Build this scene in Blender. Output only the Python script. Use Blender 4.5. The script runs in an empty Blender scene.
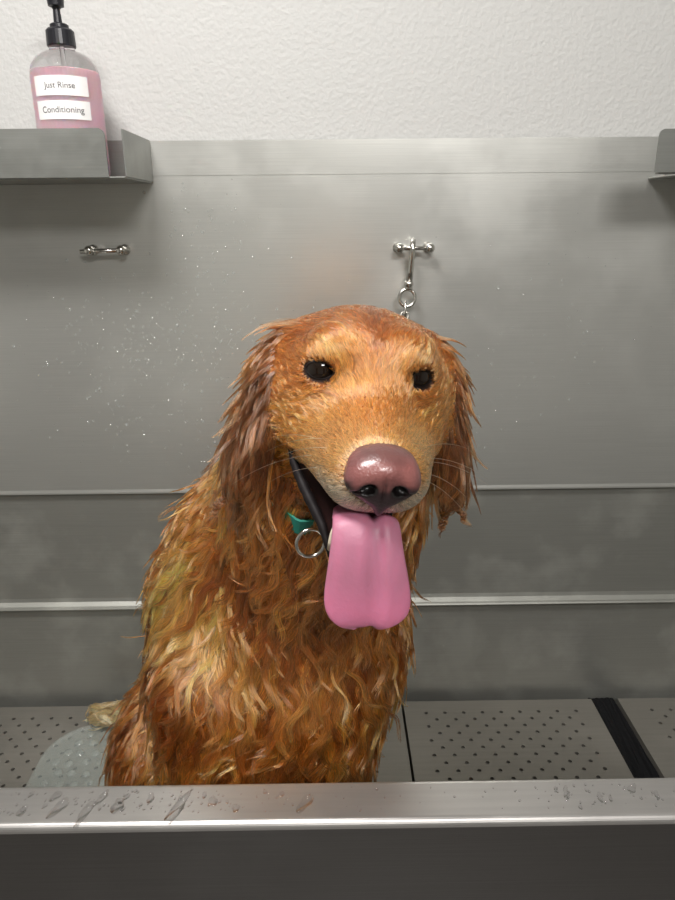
import bpy, bmesh, math, random
import numpy as np
from mathutils import Vector, Matrix

random.seed(7)
RNG = np.random.default_rng(11)
S = bpy.context.scene
C = S.collection

# ------------------------------------------------------------------ camera
yaw, pitch, roll = math.radians(-0.4165), math.radians(18.932), math.radians(0.527)
fwd = Vector((-math.sin(yaw) * math.cos(pitch), math.cos(yaw) * math.cos(pitch), -math.sin(pitch)))
rt = Vector((math.cos(yaw), math.sin(yaw), 0))
up = rt.cross(fwd)
r2 = rt * math.cos(roll) - up * math.sin(roll)
u2 = up * math.cos(roll) + rt * math.sin(roll)
cd = bpy.data.cameras.new('camera')
cam = bpy.data.objects.new('camera', cd)
C.objects.link(cam)
m = Matrix((r2, u2, -fwd)).transposed().to_4x4()
m.translation = (0, 0, 1.5)
cam.matrix_world = m
cd.sensor_fit = 'VERTICAL'
cd.sensor_height = 24
cd.sensor_width = 18
cd.lens = 676 / 900 * 24
cd.clip_start = 0.02
S.camera = cam

# ------------------------------------------------------------------ world, lights, exposure
w = bpy.data.worlds.new('world')
S.world = w
w.use_nodes = True
w.node_tree.nodes['Background'].inputs[0].default_value = (0.86, 0.92, 1.0, 1)
w.node_tree.nodes['Background'].inputs[1].default_value = 0.22


def area(name, loc, target, sx, sy, power, col=(1, 0.975, 0.95)):
    l = bpy.data.lights.new(name, 'AREA')
    l.shape = 'RECTANGLE'
    l.size, l.size_y, l.energy, l.color = sx, sy, power, col
    o = bpy.data.objects.new(name, l)
    o.location = loc
    o.rotation_euler = (Vector(target) - Vector(loc)).to_track_quat('-Z', 'Y').to_euler()
    C.objects.link(o)
    return o


area('ceiling_lamp_over_tub', (-0.42, 0.06, 2.62), (-0.30, 0.40, 0.6), 0.50, 0.32, 32)
area('ceiling_lamp_room', (0.38, -1.2, 2.62), (0.20, 0.2, 0.9), 0.7, 0.4, 42)
S.view_settings.view_transform = 'Standard'
S.view_settings.look = 'None'
S.view_settings.gamma = 1
S.view_settings.use_curve_mapping = False
S.view_settings.exposure = 0.0
try:
    S.cycles_curves.shape = 'THICK'
except Exception:
    pass


# ------------------------------------------------------------------ helpers
def lin(r, g, b):
    f = lambda c: (c / 255 / 12.92) if c / 255 <= 0.04045 else ((c / 255 + 0.055) / 1.055) ** 2.4
    return (f(r), f(g), f(b), 1)


def mat(name, col, rough=0.5, metal=0.0, **kw):
    M = bpy.data.materials.new(name)
    M.use_nodes = True
    p = M.node_tree.nodes['Principled BSDF']
    p.inputs['Base Color'].default_value = col
    p.inputs['Roughness'].default_value = rough
    p.inputs['Metallic'].default_value = metal
    for k, v in kw.items():
        p.inputs[k.replace('_', ' ')].default_value = v
    return M


def nodes(M):
    nt = M.node_tree
    return nt, nt.nodes['Principled BSDF'], lambda t: nt.nodes.new(t), nt.links.new


def noise_bump(M, scale, strength, dist=0.002, stretch=(1, 1, 1), detail=4):
    nt, p, N, L = nodes(M)
    tc, mp, nz, b = N('ShaderNodeTexCoord'), N('ShaderNodeMapping'), N('ShaderNodeTexNoise'), N('ShaderNodeBump')
    mp.inputs['Scale'].default_value = stretch
    nz.inputs['Scale'].default_value = scale
    nz.inputs['Detail'].default_value = detail
    b.inputs['Strength'].default_value = strength
    b.inputs['Distance'].default_value = dist
    L(tc.outputs['Object'], mp.inputs['Vector'])
    L(mp.outputs['Vector'], nz.inputs['Vector'])
    L(nz.outputs['Fac'], b.inputs['Height'])
    L(b.outputs['Normal'], p.inputs['Normal'])
    return M


def steel(name, col, rough, stain=0.0, stain_scale=5.0, brush=0.08, rvar=0.12, metal=1.0):
    """brushed stainless steel with water-stain patches that change colour and gloss a little"""
    M = mat(name, col, rough, metal)
    nt, p, N, L = nodes(M)
    tc = N('ShaderNodeTexCoord')
    mp = N('ShaderNodeMapping')
    mp.inputs['Scale'].default_value = (2.5, 60, 260)
    nz = N('ShaderNodeTexNoise')
    nz.inputs['Scale'].default_value = 3.0
    nz.inputs['Detail'].default_value = 5
    L(tc.outputs['Object'], mp.inputs['Vector'])
    L(mp.outputs['Vector'], nz.inputs['Vector'])
    st = N('ShaderNodeTexNoise')
    st.inputs['Scale'].default_value = stain_scale
    st.inputs['Detail'].default_value = 7
    st.inputs['Roughness'].default_value = 0.6
    L(tc.outputs['Object'], st.inputs['Vector'])
    rp = N('ShaderNodeValToRGB')
    rp.color_ramp.elements[0].position = 0.48
    rp.color_ramp.elements[1].position = 0.62
    L(st.outputs['Fac'], rp.inputs['Fac'])
    mx = N('ShaderNodeMixRGB')
    mx.inputs['Color1'].default_value = col
    mx.inputs['Color2'].default_value = tuple(min(1, c * (1 + stain)) for c in col[:3]) + (1,)
    L(rp.outputs['Color'], mx.inputs['Fac'])
    m2 = N('ShaderNodeMixRGB')
    m2.blend_type = 'MULTIPLY'
    m2.inputs['Fac'].default_value = 0.35
    r2_ = N('ShaderNodeValToRGB')
    r2_.color_ramp.elements[0].position = 0.3
    r2_.color_ramp.elements[1].position = 0.7
    r2_.color_ramp.elements[0].color = (0.75, 0.75, 0.75, 1)
    L(nz.outputs['Fac'], r2_.inputs['Fac'])
    L(mx.outputs['Color'], m2.inputs['Color1'])
    L(r2_.outputs['Color'], m2.inputs['Color2'])
    L(m2.outputs['Color'], p.inputs['Base Color'])
    mr = N('ShaderNodeMapRange')
    mr.inputs['To Min'].default_value = rough - rvar * 0.5
    mr.inputs['To Max'].default_value = rough + rvar
    L(rp.outputs['Color'], mr.inputs['Value'])
    L(mr.outputs['Result'], p.inputs['Roughness'])
    b = N('ShaderNodeBump')
    b.inputs['Strength'].default_value = brush
    b.inputs['Distance'].default_value = 0.0006
    L(nz.outputs['Fac'], b.inputs['Height'])
    L(b.outputs['Normal'], p.inputs['Normal'])
    return M


def link(name, me, material=None, parent=None, smooth=False):
    o = bpy.data.objects.new(name, me)
    C.objects.link(o)
    if material:
        me.materials.append(material)
    if parent:
        o.parent = parent
        o.matrix_parent_inverse = Matrix.Translation(-parent.location)
    if smooth:
        me.polygons.foreach_set('use_smooth', [True] * len(me.polygons))
    return o


def obj(name, bm, material, parent=None, smooth=False, bevel=0.0):
    me = bpy.data.meshes.new(name)
    bmesh.ops.recalc_face_normals(bm, faces=bm.faces)
    bm.to_mesh(me)
    bm.free()
    o = link(name, me, material, parent, smooth)
    if bevel:
        b = o.modifiers.new('bevel', 'BEVEL')
        b.width = bevel
        b.segments = 3
        b.limit_method = 'ANGLE'
    return o


def empty(name, loc, label, cat, group=None):
    o = bpy.data.objects.new(name, None)
    o.empty_display_size = 0.05
    o.location = loc
    C.objects.link(o)
    return tag(o, label, cat, group)


def tag(o, label, cat, group=None, kind=None):
    o['label'] = label
    o['category'] = cat
    if group:
        o['group'] = group
    if kind:
        o['kind'] = kind
    return o


def struct(o, label=None):
    o['kind'] = 'structure'
    if label:
        o['label'] = label
    return o


def box(bm, x0, x1, y0, y1, z0, z1):
    vs = [bm.verts.new((x, y, z)) for z in (z0, z1) for y in (y0, y1) for x in (x0, x1)]
    for f in ((0, 1, 3, 2), (4, 6, 7, 5), (0, 4, 5, 1), (2, 3, 7, 6), (0, 2, 6, 4), (1, 5, 7, 3)):
        bm.faces.new([vs[i] for i in f])
    return vs


def extrude_x(bm, prof, x0, x1, closed=True):
    """profile of (y, z) points swept along x"""
    a = [bm.verts.new((x0, y, z)) for y, z in prof]
    b = [bm.verts.new((x1, y, z)) for y, z in prof]
    n = len(prof)
    for i in range(n if closed else n - 1):
        j = (i + 1) % n
        bm.faces.new((a[i], a[j], b[j], b[i]))
    if closed:
        bm.faces.new(a[::-1])
        bm.faces.new(b)


def thick_profile(pts, t):
    """an open polyline thickened to a closed sheet profile of thickness t (to the left of travel)"""
    P = [Vector(p) for p in pts]
    off = []
    for i in range(len(P)):
        d = Vector((0, 0))
        if i > 0:
            d += (P[i] - P[i - 1]).normalized()
        if i < len(P) - 1:
            d += (P[i + 1] - P[i]).normalized()
        d.normalize()
        off.append(P[i] + Vector((-d.y, d.x)) * t)
    return [tuple(p) for p in P] + [tuple(p) for p in off[::-1]]


def arc2(cx, cy, r, a0, a1, n=6):
    return [(cx + r * math.cos(math.radians(a0 + (a1 - a0) * i / n)), cy + r * math.sin(math.radians(a0 + (a1 - a0) * i / n))) for i in range(n + 1)]


def lathe(bm, prof, cx=0, cy=0, seg=40):
    """(r, z) profile turned about z"""
    rings = []
    for r, z in prof:
        if r < 1e-6:
            rings.append([bm.verts.new((cx, cy, z))])
        else:
            rings.append([bm.verts.new((cx + r * math.cos(2 * math.pi * i / seg), cy + r * math.sin(2 * math.pi * i / seg), z)) for i in range(seg)])
    for a, b in zip(rings, rings[1:]):
        for i in range(seg):
            j = (i + 1) % seg
            q = [a[i % len(a)], a[j % len(a)], b[j % len(b)], b[i % len(b)]]
            q = list(dict.fromkeys(q))
            if len(q) > 2:
                bm.faces.new(q)


def tube(bm, pts, r, seg=10, closed=False, cap=True):
    """round tube along 3-D points; r a number or one per point"""
    P = [Vector(p) for p in pts]
    n = len(P)
    R = r if hasattr(r, '__len__') else [r] * n
    rings = []
    prev = None
    for i in range(n):
        if closed:
            d = P[(i + 1) % n] - P[i - 1]
        else:
            d = P[min(i + 1, n - 1)] - P[max(i - 1, 0)]
        d.normalize()
        if prev is None:
            a = d.orthogonal().normalized()
        else:
            a = (prev - d * prev.dot(d)).normalized()
        prev = a
        b = d.cross(a)
        rings.append([bm.verts.new(P[i] + (a * math.cos(t) + b * math.sin(t)) * R[i]) for t in [2 * math.pi * k / seg for k in range(seg)]])
    for i in range(n if closed else n - 1):
        a, b = rings[i], rings[(i + 1) % n]
        sh = 0
        if closed and i == n - 1:
            sh = min(range(seg), key=lambda s: (a[0].co - b[s].co).length)
        for k in range(seg):
            bm.faces.new((a[k], a[(k + 1) % seg], b[(k + 1 + sh) % seg], b[(k + sh) % seg]))
    if cap and not closed:
        bm.faces.new(rings[0][::-1])
        bm.faces.new(rings[-1])


def np_mesh(name, V, F4):
    me = bpy.data.meshes.new(name)
    V = np.asarray(V, np.float32)
    F4 = np.asarray(F4, np.int32)
    k = F4.shape[1]
    me.vertices.add(len(V))
    me.vertices.foreach_set('co', V.ravel())
    me.loops.add(F4.size)
    me.loops.foreach_set('vertex_index', F4.ravel())
    me.polygons.add(len(F4))
    me.polygons.foreach_set('loop_start', np.arange(0, F4.size, k, dtype=np.int32))
    me.update(calc_edges=True)
    me.polygons.foreach_set('use_smooth', [False] * len(F4))
    return me


# ------------------------------------------------------------------ materials
wall_m = noise_bump(mat('white orange-peel wall paint', (0.51, 0.508, 0.492, 1), 0.6), 150, 0.45, 0.003, detail=3)
ceil_m = mat('ceiling paint', (0.75, 0.75, 0.73, 1), 0.8)
floor_m = noise_bump(mat('dark grey floor', (0.20, 0.19, 0.18, 1), 0.45), 60, 0.2)
rear_m = mat('rear wall paint', (0.62, 0.62, 0.58, 1), 0.7)
added_panel_m = mat('dark brown added panel', (0.06, 0.045, 0.042, 1), 0.5)
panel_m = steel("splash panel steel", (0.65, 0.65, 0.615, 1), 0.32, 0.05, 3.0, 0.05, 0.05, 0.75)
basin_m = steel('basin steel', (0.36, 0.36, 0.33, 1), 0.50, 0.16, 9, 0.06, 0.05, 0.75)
rim_m = steel('rim steel', (0.42, 0.405, 0.39, 1), 0.36, 0.03, 9.0, 0.12, 0.04, 0.8)
front_m = steel('front panel steel', (0.20, 0.195, 0.19, 1), 0.34, 0.04, 3.0, 0.3)  # base colour lowered to stand in for a dark reflection on the front
grate_m = steel('grate steel', (0.25, 0.236, 0.21, 1), 0.45, 0.1, 4.0, 0.05, 0.1, 0.6)
shelf_m = steel('shelf steel', (0.29, 0.295, 0.275, 1), 0.42, 0.04, 4.0, 0.05, 0.1, 0.7)
chrome_m = mat('polished steel hardware', (0.62, 0.60, 0.56, 1), 0.2, 1.0)
black_m = noise_bump(mat('black wet drain', (0.004, 0.004, 0.005, 1), 0.7, 0, Specular_IOR_Level=0.2), 80, 0.5, 0.004)


def clear_film(name, rough, ior, diffuse=0.0, tint=(1, 1, 1, 1), bump=None):
    """a thin clear layer: light goes straight through, the surface mirrors by Fresnel, a little is scattered white"""
    M = bpy.data.materials.new(name)
    M.use_nodes = True
    nt = M.node_tree
    nt.nodes.remove(nt.nodes['Principled BSDF'])
    N, L = nt.nodes.new, nt.links.new
    tr, gl, fr, mx = N('ShaderNodeBsdfTransparent'), N('ShaderNodeBsdfGlossy'), N('ShaderNodeLayerWeight'), N('ShaderNodeMixShader')
    tr.inputs[0].default_value = tint
    gl.inputs['Roughness'].default_value = rough
    fr.inputs['Blend'].default_value = 0.5
    pw, ml = N('ShaderNodeMath'), N('ShaderNodeMath')
    pw.operation, ml.operation = 'POWER', 'MULTIPLY_ADD'
    pw.inputs[1].default_value = 4.0
    ml.inputs[1].default_value = 0.8
    ml.inputs[2].default_value = ((ior - 1) / (ior + 1)) ** 2
    L(fr.outputs['Facing'], pw.inputs[0])
    L(pw.outputs[0], ml.inputs[0])
    base = tr
    if diffuse:
        df, m1 = N('ShaderNodeBsdfDiffuse'), N('ShaderNodeMixShader')
        df.inputs[0].default_value = (0.8, 0.85, 0.83, 1)
        m1.inputs[0].default_value = diffuse
        L(tr.outputs[0], m1.inputs[1])
        L(df.outputs[0], m1.inputs[2])
        base = m1
    if bump:
        tc, nz, b = N('ShaderNodeTexCoord'), N('ShaderNodeTexNoise'), N('ShaderNodeBump')
        nz.inputs['Scale'].default_value = bump
        b.inputs['Strength'].default_value = 0.5
        b.inputs['Distance'].default_value = 0.004
        L(tc.outputs['Object'], nz.inputs['Vector'])
        L(nz.outputs['Fac'], b.inputs['Height'])
        L(b.outputs['Normal'], gl.inputs['Normal'])
        L(b.outputs['Normal'], fr.inputs['Normal'])
    L(ml.outputs[0], mx.inputs[0])
    L(base.outputs[0], mx.inputs[1])
    L(gl.outputs[0], mx.inputs[2])
    L(mx.outputs[0], nt.nodes['Material Output'].inputs['Surface'])
    return M


bead_m = clear_film('water beads', 0.05, 2.0, 0.12)
water_m = clear_film('water', 0.03, 1.4, 0.0, (0.98, 0.98, 0.98, 1))

# ------------------------------------------------------------------ room
WY = 1.165


def plane_box(name, m_, *a):
    bm = bmesh.new()
    box(bm, *a)
    return struct(obj(name, bm, m_))


plane_box('wall_back', wall_m, -2.2, 2.4, WY, WY + 0.1, 0, 2.7)
plane_box('wall_left', rear_m, -2.3, -2.2, -2.2, WY + 0.1, 0, 2.7)
plane_box('wall_right', rear_m, 2.4, 2.5, -2.2, WY + 0.1, 0, 2.7)
plane_box('wall_front', rear_m, -2.3, 2.5, -2.3, -2.2, 0, 2.7)
for nm, xa, xb in (('added_dark_panel_1', 0.45, 1.10), ('added_dark_panel_2', -2.15, -1.40), ('added_dark_panel_3', 1.75, 2.35)):  # unseen dark slabs, added to put darker bands in the steel's reflections
    bm = bmesh.new()
    box(bm, xa, xb, -2.2, -2.16, 0, 2.1)
    struct(obj(nm, bm, added_panel_m))
plane_box('floor', floor_m, -2.3, 2.5, -2.3, WY + 0.1, -0.1, 0)
plane_box('ceiling', ceil_m, -2.3, 2.5, -2.3, WY + 0.1, 2.7, 2.8)

# ------------------------------------------------------------------ wash tub
GZ = 0.564           # top of the grates
RZ = 0.977           # rim height
PY = 1.15            # face of the splash panel
TX0, TX1 = -1.0, 1.0
tub = empty('wash_tub', (0, 0.83, 0), 'large stainless steel dog wash tub with tall splash back behind the wet dog', 'tub')
bm = bmesh.new()
prof = thick_profile([(PY, 1.616), (PY, 1.034)] + [(PY - 0.0013, 1.0290), (PY - 0.0015, 1.0260), (PY + 0.008, 1.0255)], 0.0025)
extrude_x(bm, prof, TX0, TX1)
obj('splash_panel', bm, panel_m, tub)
bm = bmesh.new()
box(bm, TX0, TX1, PY - 0.0007, PY - 0.0001, 1.5655, 1.6155)
obj('top_flange', bm, panel_m, tub)
# basin: back wall with a folded step, bottom, front inside wall, ends
bm = bmesh.new()
B = PY + 0.012
prof = [(B, 1.06), (B, 0.802), (B - 0.002, 0.794), (B - 0.0100, 0.7874), (B - 0.0135, 0.7862), (B - 0.0142, 0.785), (B - 0.0135, 0.7837), (B - 0.002, 0.7815), (B, 0.776),
        (B, 0.49), (B - 0.01, 0.47), (0.56, 0.43), (0.540, 0.445), (0.530, 0.47), (0.530, 0.94)]
extrude_x(bm, thick_profile(prof, -0.002), TX0, TX1)
for x in (TX0 - 0.003, TX1):
    box(bm, x, x + 0.003, 0.53, PY + 0.012, 0.42, RZ - 0.01)
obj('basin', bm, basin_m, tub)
# rounded front rim
bm = bmesh.new()
prof = arc2(0.4805, RZ - 0.0065, 0.0065, 180, 90, 6) + [(0.516, RZ)] + arc2(0.518, RZ - 0.006, 0.006, 90, 0, 4) + [(0.524, 0.93), (0.522, 0.93)] + [(0.521, RZ - 0.008), (0.483, RZ - 0.003), (0.477, RZ - 0.0065), (0.477, 0.9695), (0.474, 0.9695)]
extrude_x(bm, prof, TX0, TX1)
obj('front_rim', bm, rim_m, tub, smooth=False, bevel=0.0)
bm = bmesh.new()
box(bm, TX0, TX1, 0.4743, 0.4768, 0.10, 0.9693)
obj('front_panel', bm, front_m, tub)
bm = bmesh.new()
box(bm, 0.3345, 0.3375, 0.4715, 0.4755, 0.10, 0.966)
obj('corner_seam', bm, front_m, tub, bevel=0.001)
for x in (TX0 + 0.03, TX1 - 0.07):
    for y in (0.56, 1.10):
        bm = bmesh.new()
        box(bm, x, x + 0.04, y, y + 0.04, 0, 0.45)
        obj('leg', bm, rim_m, tub, bevel=0.003)


# ------------------------------------------------------------------ perforated grates
def grate(x0, x1, label, m0=0.024):
    y0, y1 = 0.545, 1.139
    t = 0.004
    p, hr, k = 0.0375, 0.0038, 8
    # staggered lattice of diamond cells, holes cut through: each cell is a square tile of a 45-degree lattice drawn as rows of half-offset tiles
    V, F = [], []
    W, D = x1 - x0 - 2 * m0, y1 - y0 - 2 * m0
    nx = int(W / p)
    ny = int(D / (p / 2))
    ox, oy = x0 + (x1 - x0 - nx * p) / 2, y0 + (y1 - y0 - ny * p / 2) / 2

    def quad(a, b, c, d, z):
        i = len(V)
        V.extend([(a, c, z), (b, c, z), (b, d, z), (a, d, z)])
        F.append((i, i + 1, i + 2, i + 3))

    def tile(a, b, c, d):
        cx, cy = (a + b) / 2, (c + d) / 2
        ang = [math.radians(-135 + 45 * q) for q in range(8)]
        sq = [(a, c), (cx, c), (b, c), (b, cy), (b, d), (cx, d), (a, d), (a, cy)]
        i = len(V)
        for (px, py), an in zip(sq, ang):
            V.append((px, py, GZ))
        for an in ang:
            V.append((cx + hr * math.cos(an), cy + hr * math.sin(an), GZ))
        for an in ang:
            V.append((cx + hr * math.cos(an), cy + hr * math.sin(an), GZ - t))
        for q in range(8):
            r = (q + 1) % 8
            F.append((i + q, i + r, i + 8 + r, i + 8 + q))
            F.append((i + 8 + q, i + 8 + r, i + 16 + r, i + 16 + q))

    for j in range(ny):
        c, d = oy + j * p / 2, oy + (j + 1) * p / 2
        off = 0 if j % 2 == 0 else p / 2
        n = nx if j % 2 == 0 else nx - 1
        for i in range(n):
            tile(ox + off + i * p, ox + off + (i + 1) * p, c, d)
        quad(x0, ox + off, c, d, GZ)
        quad(ox + off + n * p, x1, c, d, GZ)
    quad(x0, x1, y0, oy, GZ)
    quad(x0, x1, oy + ny * p / 2, y1, GZ)
    # folded-down edges
    i = len(V)
    V.extend([(x0, y0, GZ), (x1, y0, GZ), (x1, y1, GZ), (x0, y1, GZ), (x0, y0, GZ - .03), (x1, y0, GZ - .03), (x1, y1, GZ - .03), (x0, y1, GZ - .03)])
    for q in range(4):
        r = (q + 1) % 4
        F.append((i + q, i + r, i + 4 + r, i + 4 + q))
    o = link('floor_grate', np_mesh('floor_grate', V, F), grate_m)
    tag(o, label, 'grate', 'perforated grates in the tub floor')
    # feet that carry the panel on the tub bottom
    for fx in (x0 + 0.03, x1 - 0.05):
        for fy in (0.60, 1.08):
            b2 = bmesh.new()
            zt = 0.43 + (fy - 0.56) / (1.152 - 0.56) * 0.04
            box(b2, fx, fx + 0.02, fy, fy + 0.02, zt, GZ - 0.0005)
            obj('foot', b2, grate_m, o)
    return o


grate(-0.95, -0.256, 'perforated steel floor grate under the clear mat, left of the dog')
grate(-0.252, 0.1325, 'perforated steel floor grate mostly hidden under the sitting dog')
grate(0.1375, 0.523, 'square perforated steel floor grate right of the dog, whole face in view')
grate(0.577, 0.95, 'perforated steel floor grate beyond the wide black gap')
bm = bmesh.new()
box(bm, 0.5240, 0.5760, 0.56, PY + 0.006, 0.50, 0.553)
bmesh.ops.subdivide_edges(bm, edges=bm.edges, cuts=14, use_grid_fill=True)
for v in bm.verts:
    if v.co.z > 0.55:
        v.co.z += random.uniform(-0.002, 0.001)
for yy in (0.62, 1.06):
    box(bm, 0.54, 0.56, yy, yy + 0.02, 0.43, 0.505)
obj('drain_channel', bm, black_m, tub)

# ------------------------------------------------------------------ clear mat on the left grate
mat_m = clear_film('clear plastic', 0.10, 1.6, 0.10, (0.96, 0.98, 0.97, 1), 60)
bm = bmesh.new()
X0, X1, Y0, Y1, rr = -0.542, -0.285, 0.56, 1.080, 0.085
out = [(X1, Y0), (X1, Y1)] + arc2(X0 + rr, Y1 - rr, rr, 90, 180, 12) + arc2(X0 + rr, Y0 + rr, rr, 180, 270, 8)
z0 = GZ + 0.0006
a = [bm.verts.new((x, y, z0)) for x, y in out]
b = [bm.verts.new((x, y, z0 + 0.0045)) for x, y in out]
cxm, cym = (X0 + X1) / 2, (Y0 + Y1) / 2
c = [bm.verts.new((x + (cxm - x) * 0.025, y + (cym - y) * 0.02, z0 + 0.0055)) for x, y in out]
d_ = [bm.verts.new((x + (cxm - x) * 0.05, y + (cym - y) * 0.035, z0 + 0.0035)) for x, y in out]
n = len(out)
for i in range(n):
    j = (i + 1) % n
    for p_, q_ in ((a, b), (b, c), (c, d_)):
        bm.faces.new((p_[i], p_[j], q_[j], q_[i]))
bm.faces.new(a[::-1])
bm.faces.new(d_)
mt = obj('bath_mat', bm, mat_m)
tag(mt, 'clear plastic bath mat with rounded corner lying on the left grate', 'bath mat')
bm = bmesh.new()
for j in range(20):
    for i in range(9):
        x = X0 + 0.03 + i * 0.027 + (0.0135 if j % 2 else 0)
        y = Y0 + 0.03 + j * 0.0245
        if x > X1 - 0.015 or (x < X0 + rr and y > Y1 - rr and (x - X0 - rr) ** 2 + (y - Y1 + rr) ** 2 > (rr - .02) ** 2):
            continue
        h = random.uniform(0.002, 0.0045)
        lathe(bm, [(0.0085, z0 + 0.0036), (0.0075, z0 + 0.0036 + h * .7), (0.004, z0 + 0.0036 + h), (0, z0 + 0.0036 + h)], x + random.uniform(-.003, .003), y + random.uniform(-.003, .003), 10)
bo = obj('suction_bump', bm, mat_m, mt, smooth=True)
bo['kind'] = 'stuff'


# ------------------------------------------------------------------ shelves
def rounded_plate(bm, x0, x1, z0, z1, y0, y1, r_left=0, r_right=0):
    out = [(x0, z0), (x1, z0)]
    out += arc2(x1 - r_right, z1 - r_right, r_right, 0, 90, 5) if r_right else [(x1, z1)]
    out += arc2(x0 + r_left, z1 - r_left, r_left, 90, 180, 5) if r_left else [(x0, z1)]
    a = [bm.verts.new((x, y0, z)) for x, z in out]
    b = [bm.verts.new((x, y1, z)) for x, z in out]
    bm.faces.new(a)
    bm.faces.new(b[::-1])
    for i in range(len(out)):
        j = (i + 1) % len(out)
        bm.faces.new((a[i], b[i], b[j], a[j]))


LY = 0.998
sh = empty('wall_shelf', (-0.62, PY, 1.556), 'grey steel shelf at upper left carrying the pink conditioner bottle', 'shelf', 'steel shelves on the splash back')
bm = bmesh.new()
box(bm, -0.98, -0.280, LY, PY - 0.002, 1.554, 1.5565)
obj('shelf_tray', bm, shelf_m, sh, bevel=0.0008)
bm = bmesh.new()
rounded_plate(bm, -0.98, -0.301, 1.5555, 1.6165, LY - 0.002, LY, 0, 0.009)
obj('front_lip', bm, shelf_m, sh)
bm = bmesh.new()
box(bm, -0.280, -0.278, LY + 0.003, PY - 0.002, 1.556, 1.6165)
obj('end_plate', bm, shelf_m, sh, bevel=0.0008)
bm = bmesh.new()
box(bm, -0.98, -0.280, PY - 0.0038, PY - 0.002, 1.556, 1.6165)
obj('back_plate', bm, shelf_m, sh)
sh2 = empty('wall_shelf', (0.70, PY, 1.556), 'grey steel shelf cut off by the upper right edge, nothing on it', 'shelf', 'steel shelves on the splash back')
bm = bmesh.new()
box(bm, 0.505, 0.98, LY, PY - 0.002, 1.554, 1.5565)
box(bm, 0.452, 0.507, LY, LY + 0.012, 1.554, 1.5565)
obj('shelf_tray', bm, shelf_m, sh2, bevel=0.0008)
bm = bmesh.new()
rounded_plate(bm, 0.4455, 0.98, 1.5555, 1.610, LY - 0.002, LY, 0.008, 0)
obj('front_lip', bm, shelf_m, sh2)
bm = bmesh.new()
box(bm, 0.53, 0.98, PY - 0.0038, PY - 0.002, 1.556, 1.610)
obj('back_plate', bm, shelf_m, sh2)


# ------------------------------------------------------------------ tether bars, snap hook and chain
def tether_bar(x0, x1, z, label, tilt=0.0):
    t = empty('tether_bar', ((x0 + x1) / 2, PY, z), label, 'tether bar', 'tether bars on the splash back')
    for x, s in ((x0, -1), (x1, 1)):
        bm = bmesh.new()
        y = PY
        # standoff with a round head, axis along -y
        prof = [(0.0, 0.0), (0.0085, 0.0), (0.0085, 0.002), (0.0050, 0.003), (0.0048, 0.020), (0.0068, 0.0215), (0.0078, 0.025), (0.0062, 0.029), (0.003, 0.031), (0.0, 0.0313)]
        lathe(bm, prof, 0, 0, 20)
        for v in bm.verts:
            v.co = Vector((x + v.co.x, y - v.co.z, z + v.co.y))
        obj('standoff', bm, chrome_m, t, smooth=True)
    bm = bmesh.new()
    tube(bm, [(x0 - (0.014 if tilt else 0.004), PY - 0.0235, z - tilt), (x1 + 0.004, PY - 0.0235, z)], 0.0036, 12)
    obj('rod', bm, chrome_m, t, smooth=True)
    return t


tether_bar(-0.385, -0.334, 1.4545, 'short steel tether bar with two studs below the left shelf, nothing clipped on', 0.0015)
tether_bar(0.110, 0.159, 1.4535, 'short steel tether bar with the snap hook and chain clipped to it')
hk = empty('leash_chain', (0.124, 1.127, 1.4535), 'steel snap hook and chain hanging from the tether bar above the dog', 'leash chain')
hx, hy = 0.1305, 1.1265
bm = bmesh.new()
pts = [(hx + 0.004, hy + 0.011, 1.437), (hx + 0.003, hy + 0.0115, 1.452), (hx + 0.002, hy + 0.007, 1.4615), (hx + 0.001, hy - 0.001, 1.4645), (hx, hy - 0.0085, 1.460), (hx - 0.0005, hy - 0.010, 1.450), (hx - 0.001, hy - 0.009, 1.436), (hx - 0.002, hy - 0.006, 1.42), (hx - 0.004, hy - 0.004, 1.402)]
tube(bm, pts, [0.003, 0.0036, 0.0042, 0.0045, 0.0045, 0.0043, 0.0042, 0.0048, 0.0055], 12)
obj('snap_hook', bm, chrome_m, hk, smooth=True)
bm = bmesh.new()
tube(bm, [(hx + 0.004, hy + 0.010, 1.438), (hx + 0.001, hy + 0.005, 1.428), (hx - 0.001, hy - 0.003, 1.418)], 0.0022, 8)
obj('spring_gate', bm, chrome_m, hk, smooth=True)
bm = bmesh.new()
lathe(bm, [(0, 1.403), (0.006, 1.403), (0.0078, 1.400), (0.0078, 1.396), (0.006, 1.394), (0.0065, 1.392), (0.0065, 1.388), (0.0, 1.387)], hx - 0.0045, hy - 0.004, 18)
obj('swivel', bm, chrome_m, hk, smooth=True)
rc = Vector((hx - 0.0065, hy - 0.004, 1.376))
bm = bmesh.new()
tube(bm, [rc + Vector((0.0128 * math.sin(a) * (1 if True else 1), 0.002 * math.cos(a), 0.0135 * math.cos(a))) for a in [2 * math.pi * i / 28 for i in range(28)]], 0.0030, 10, closed=True)
obj('swivel_ring', bm, chrome_m, hk, smooth=True)
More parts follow.
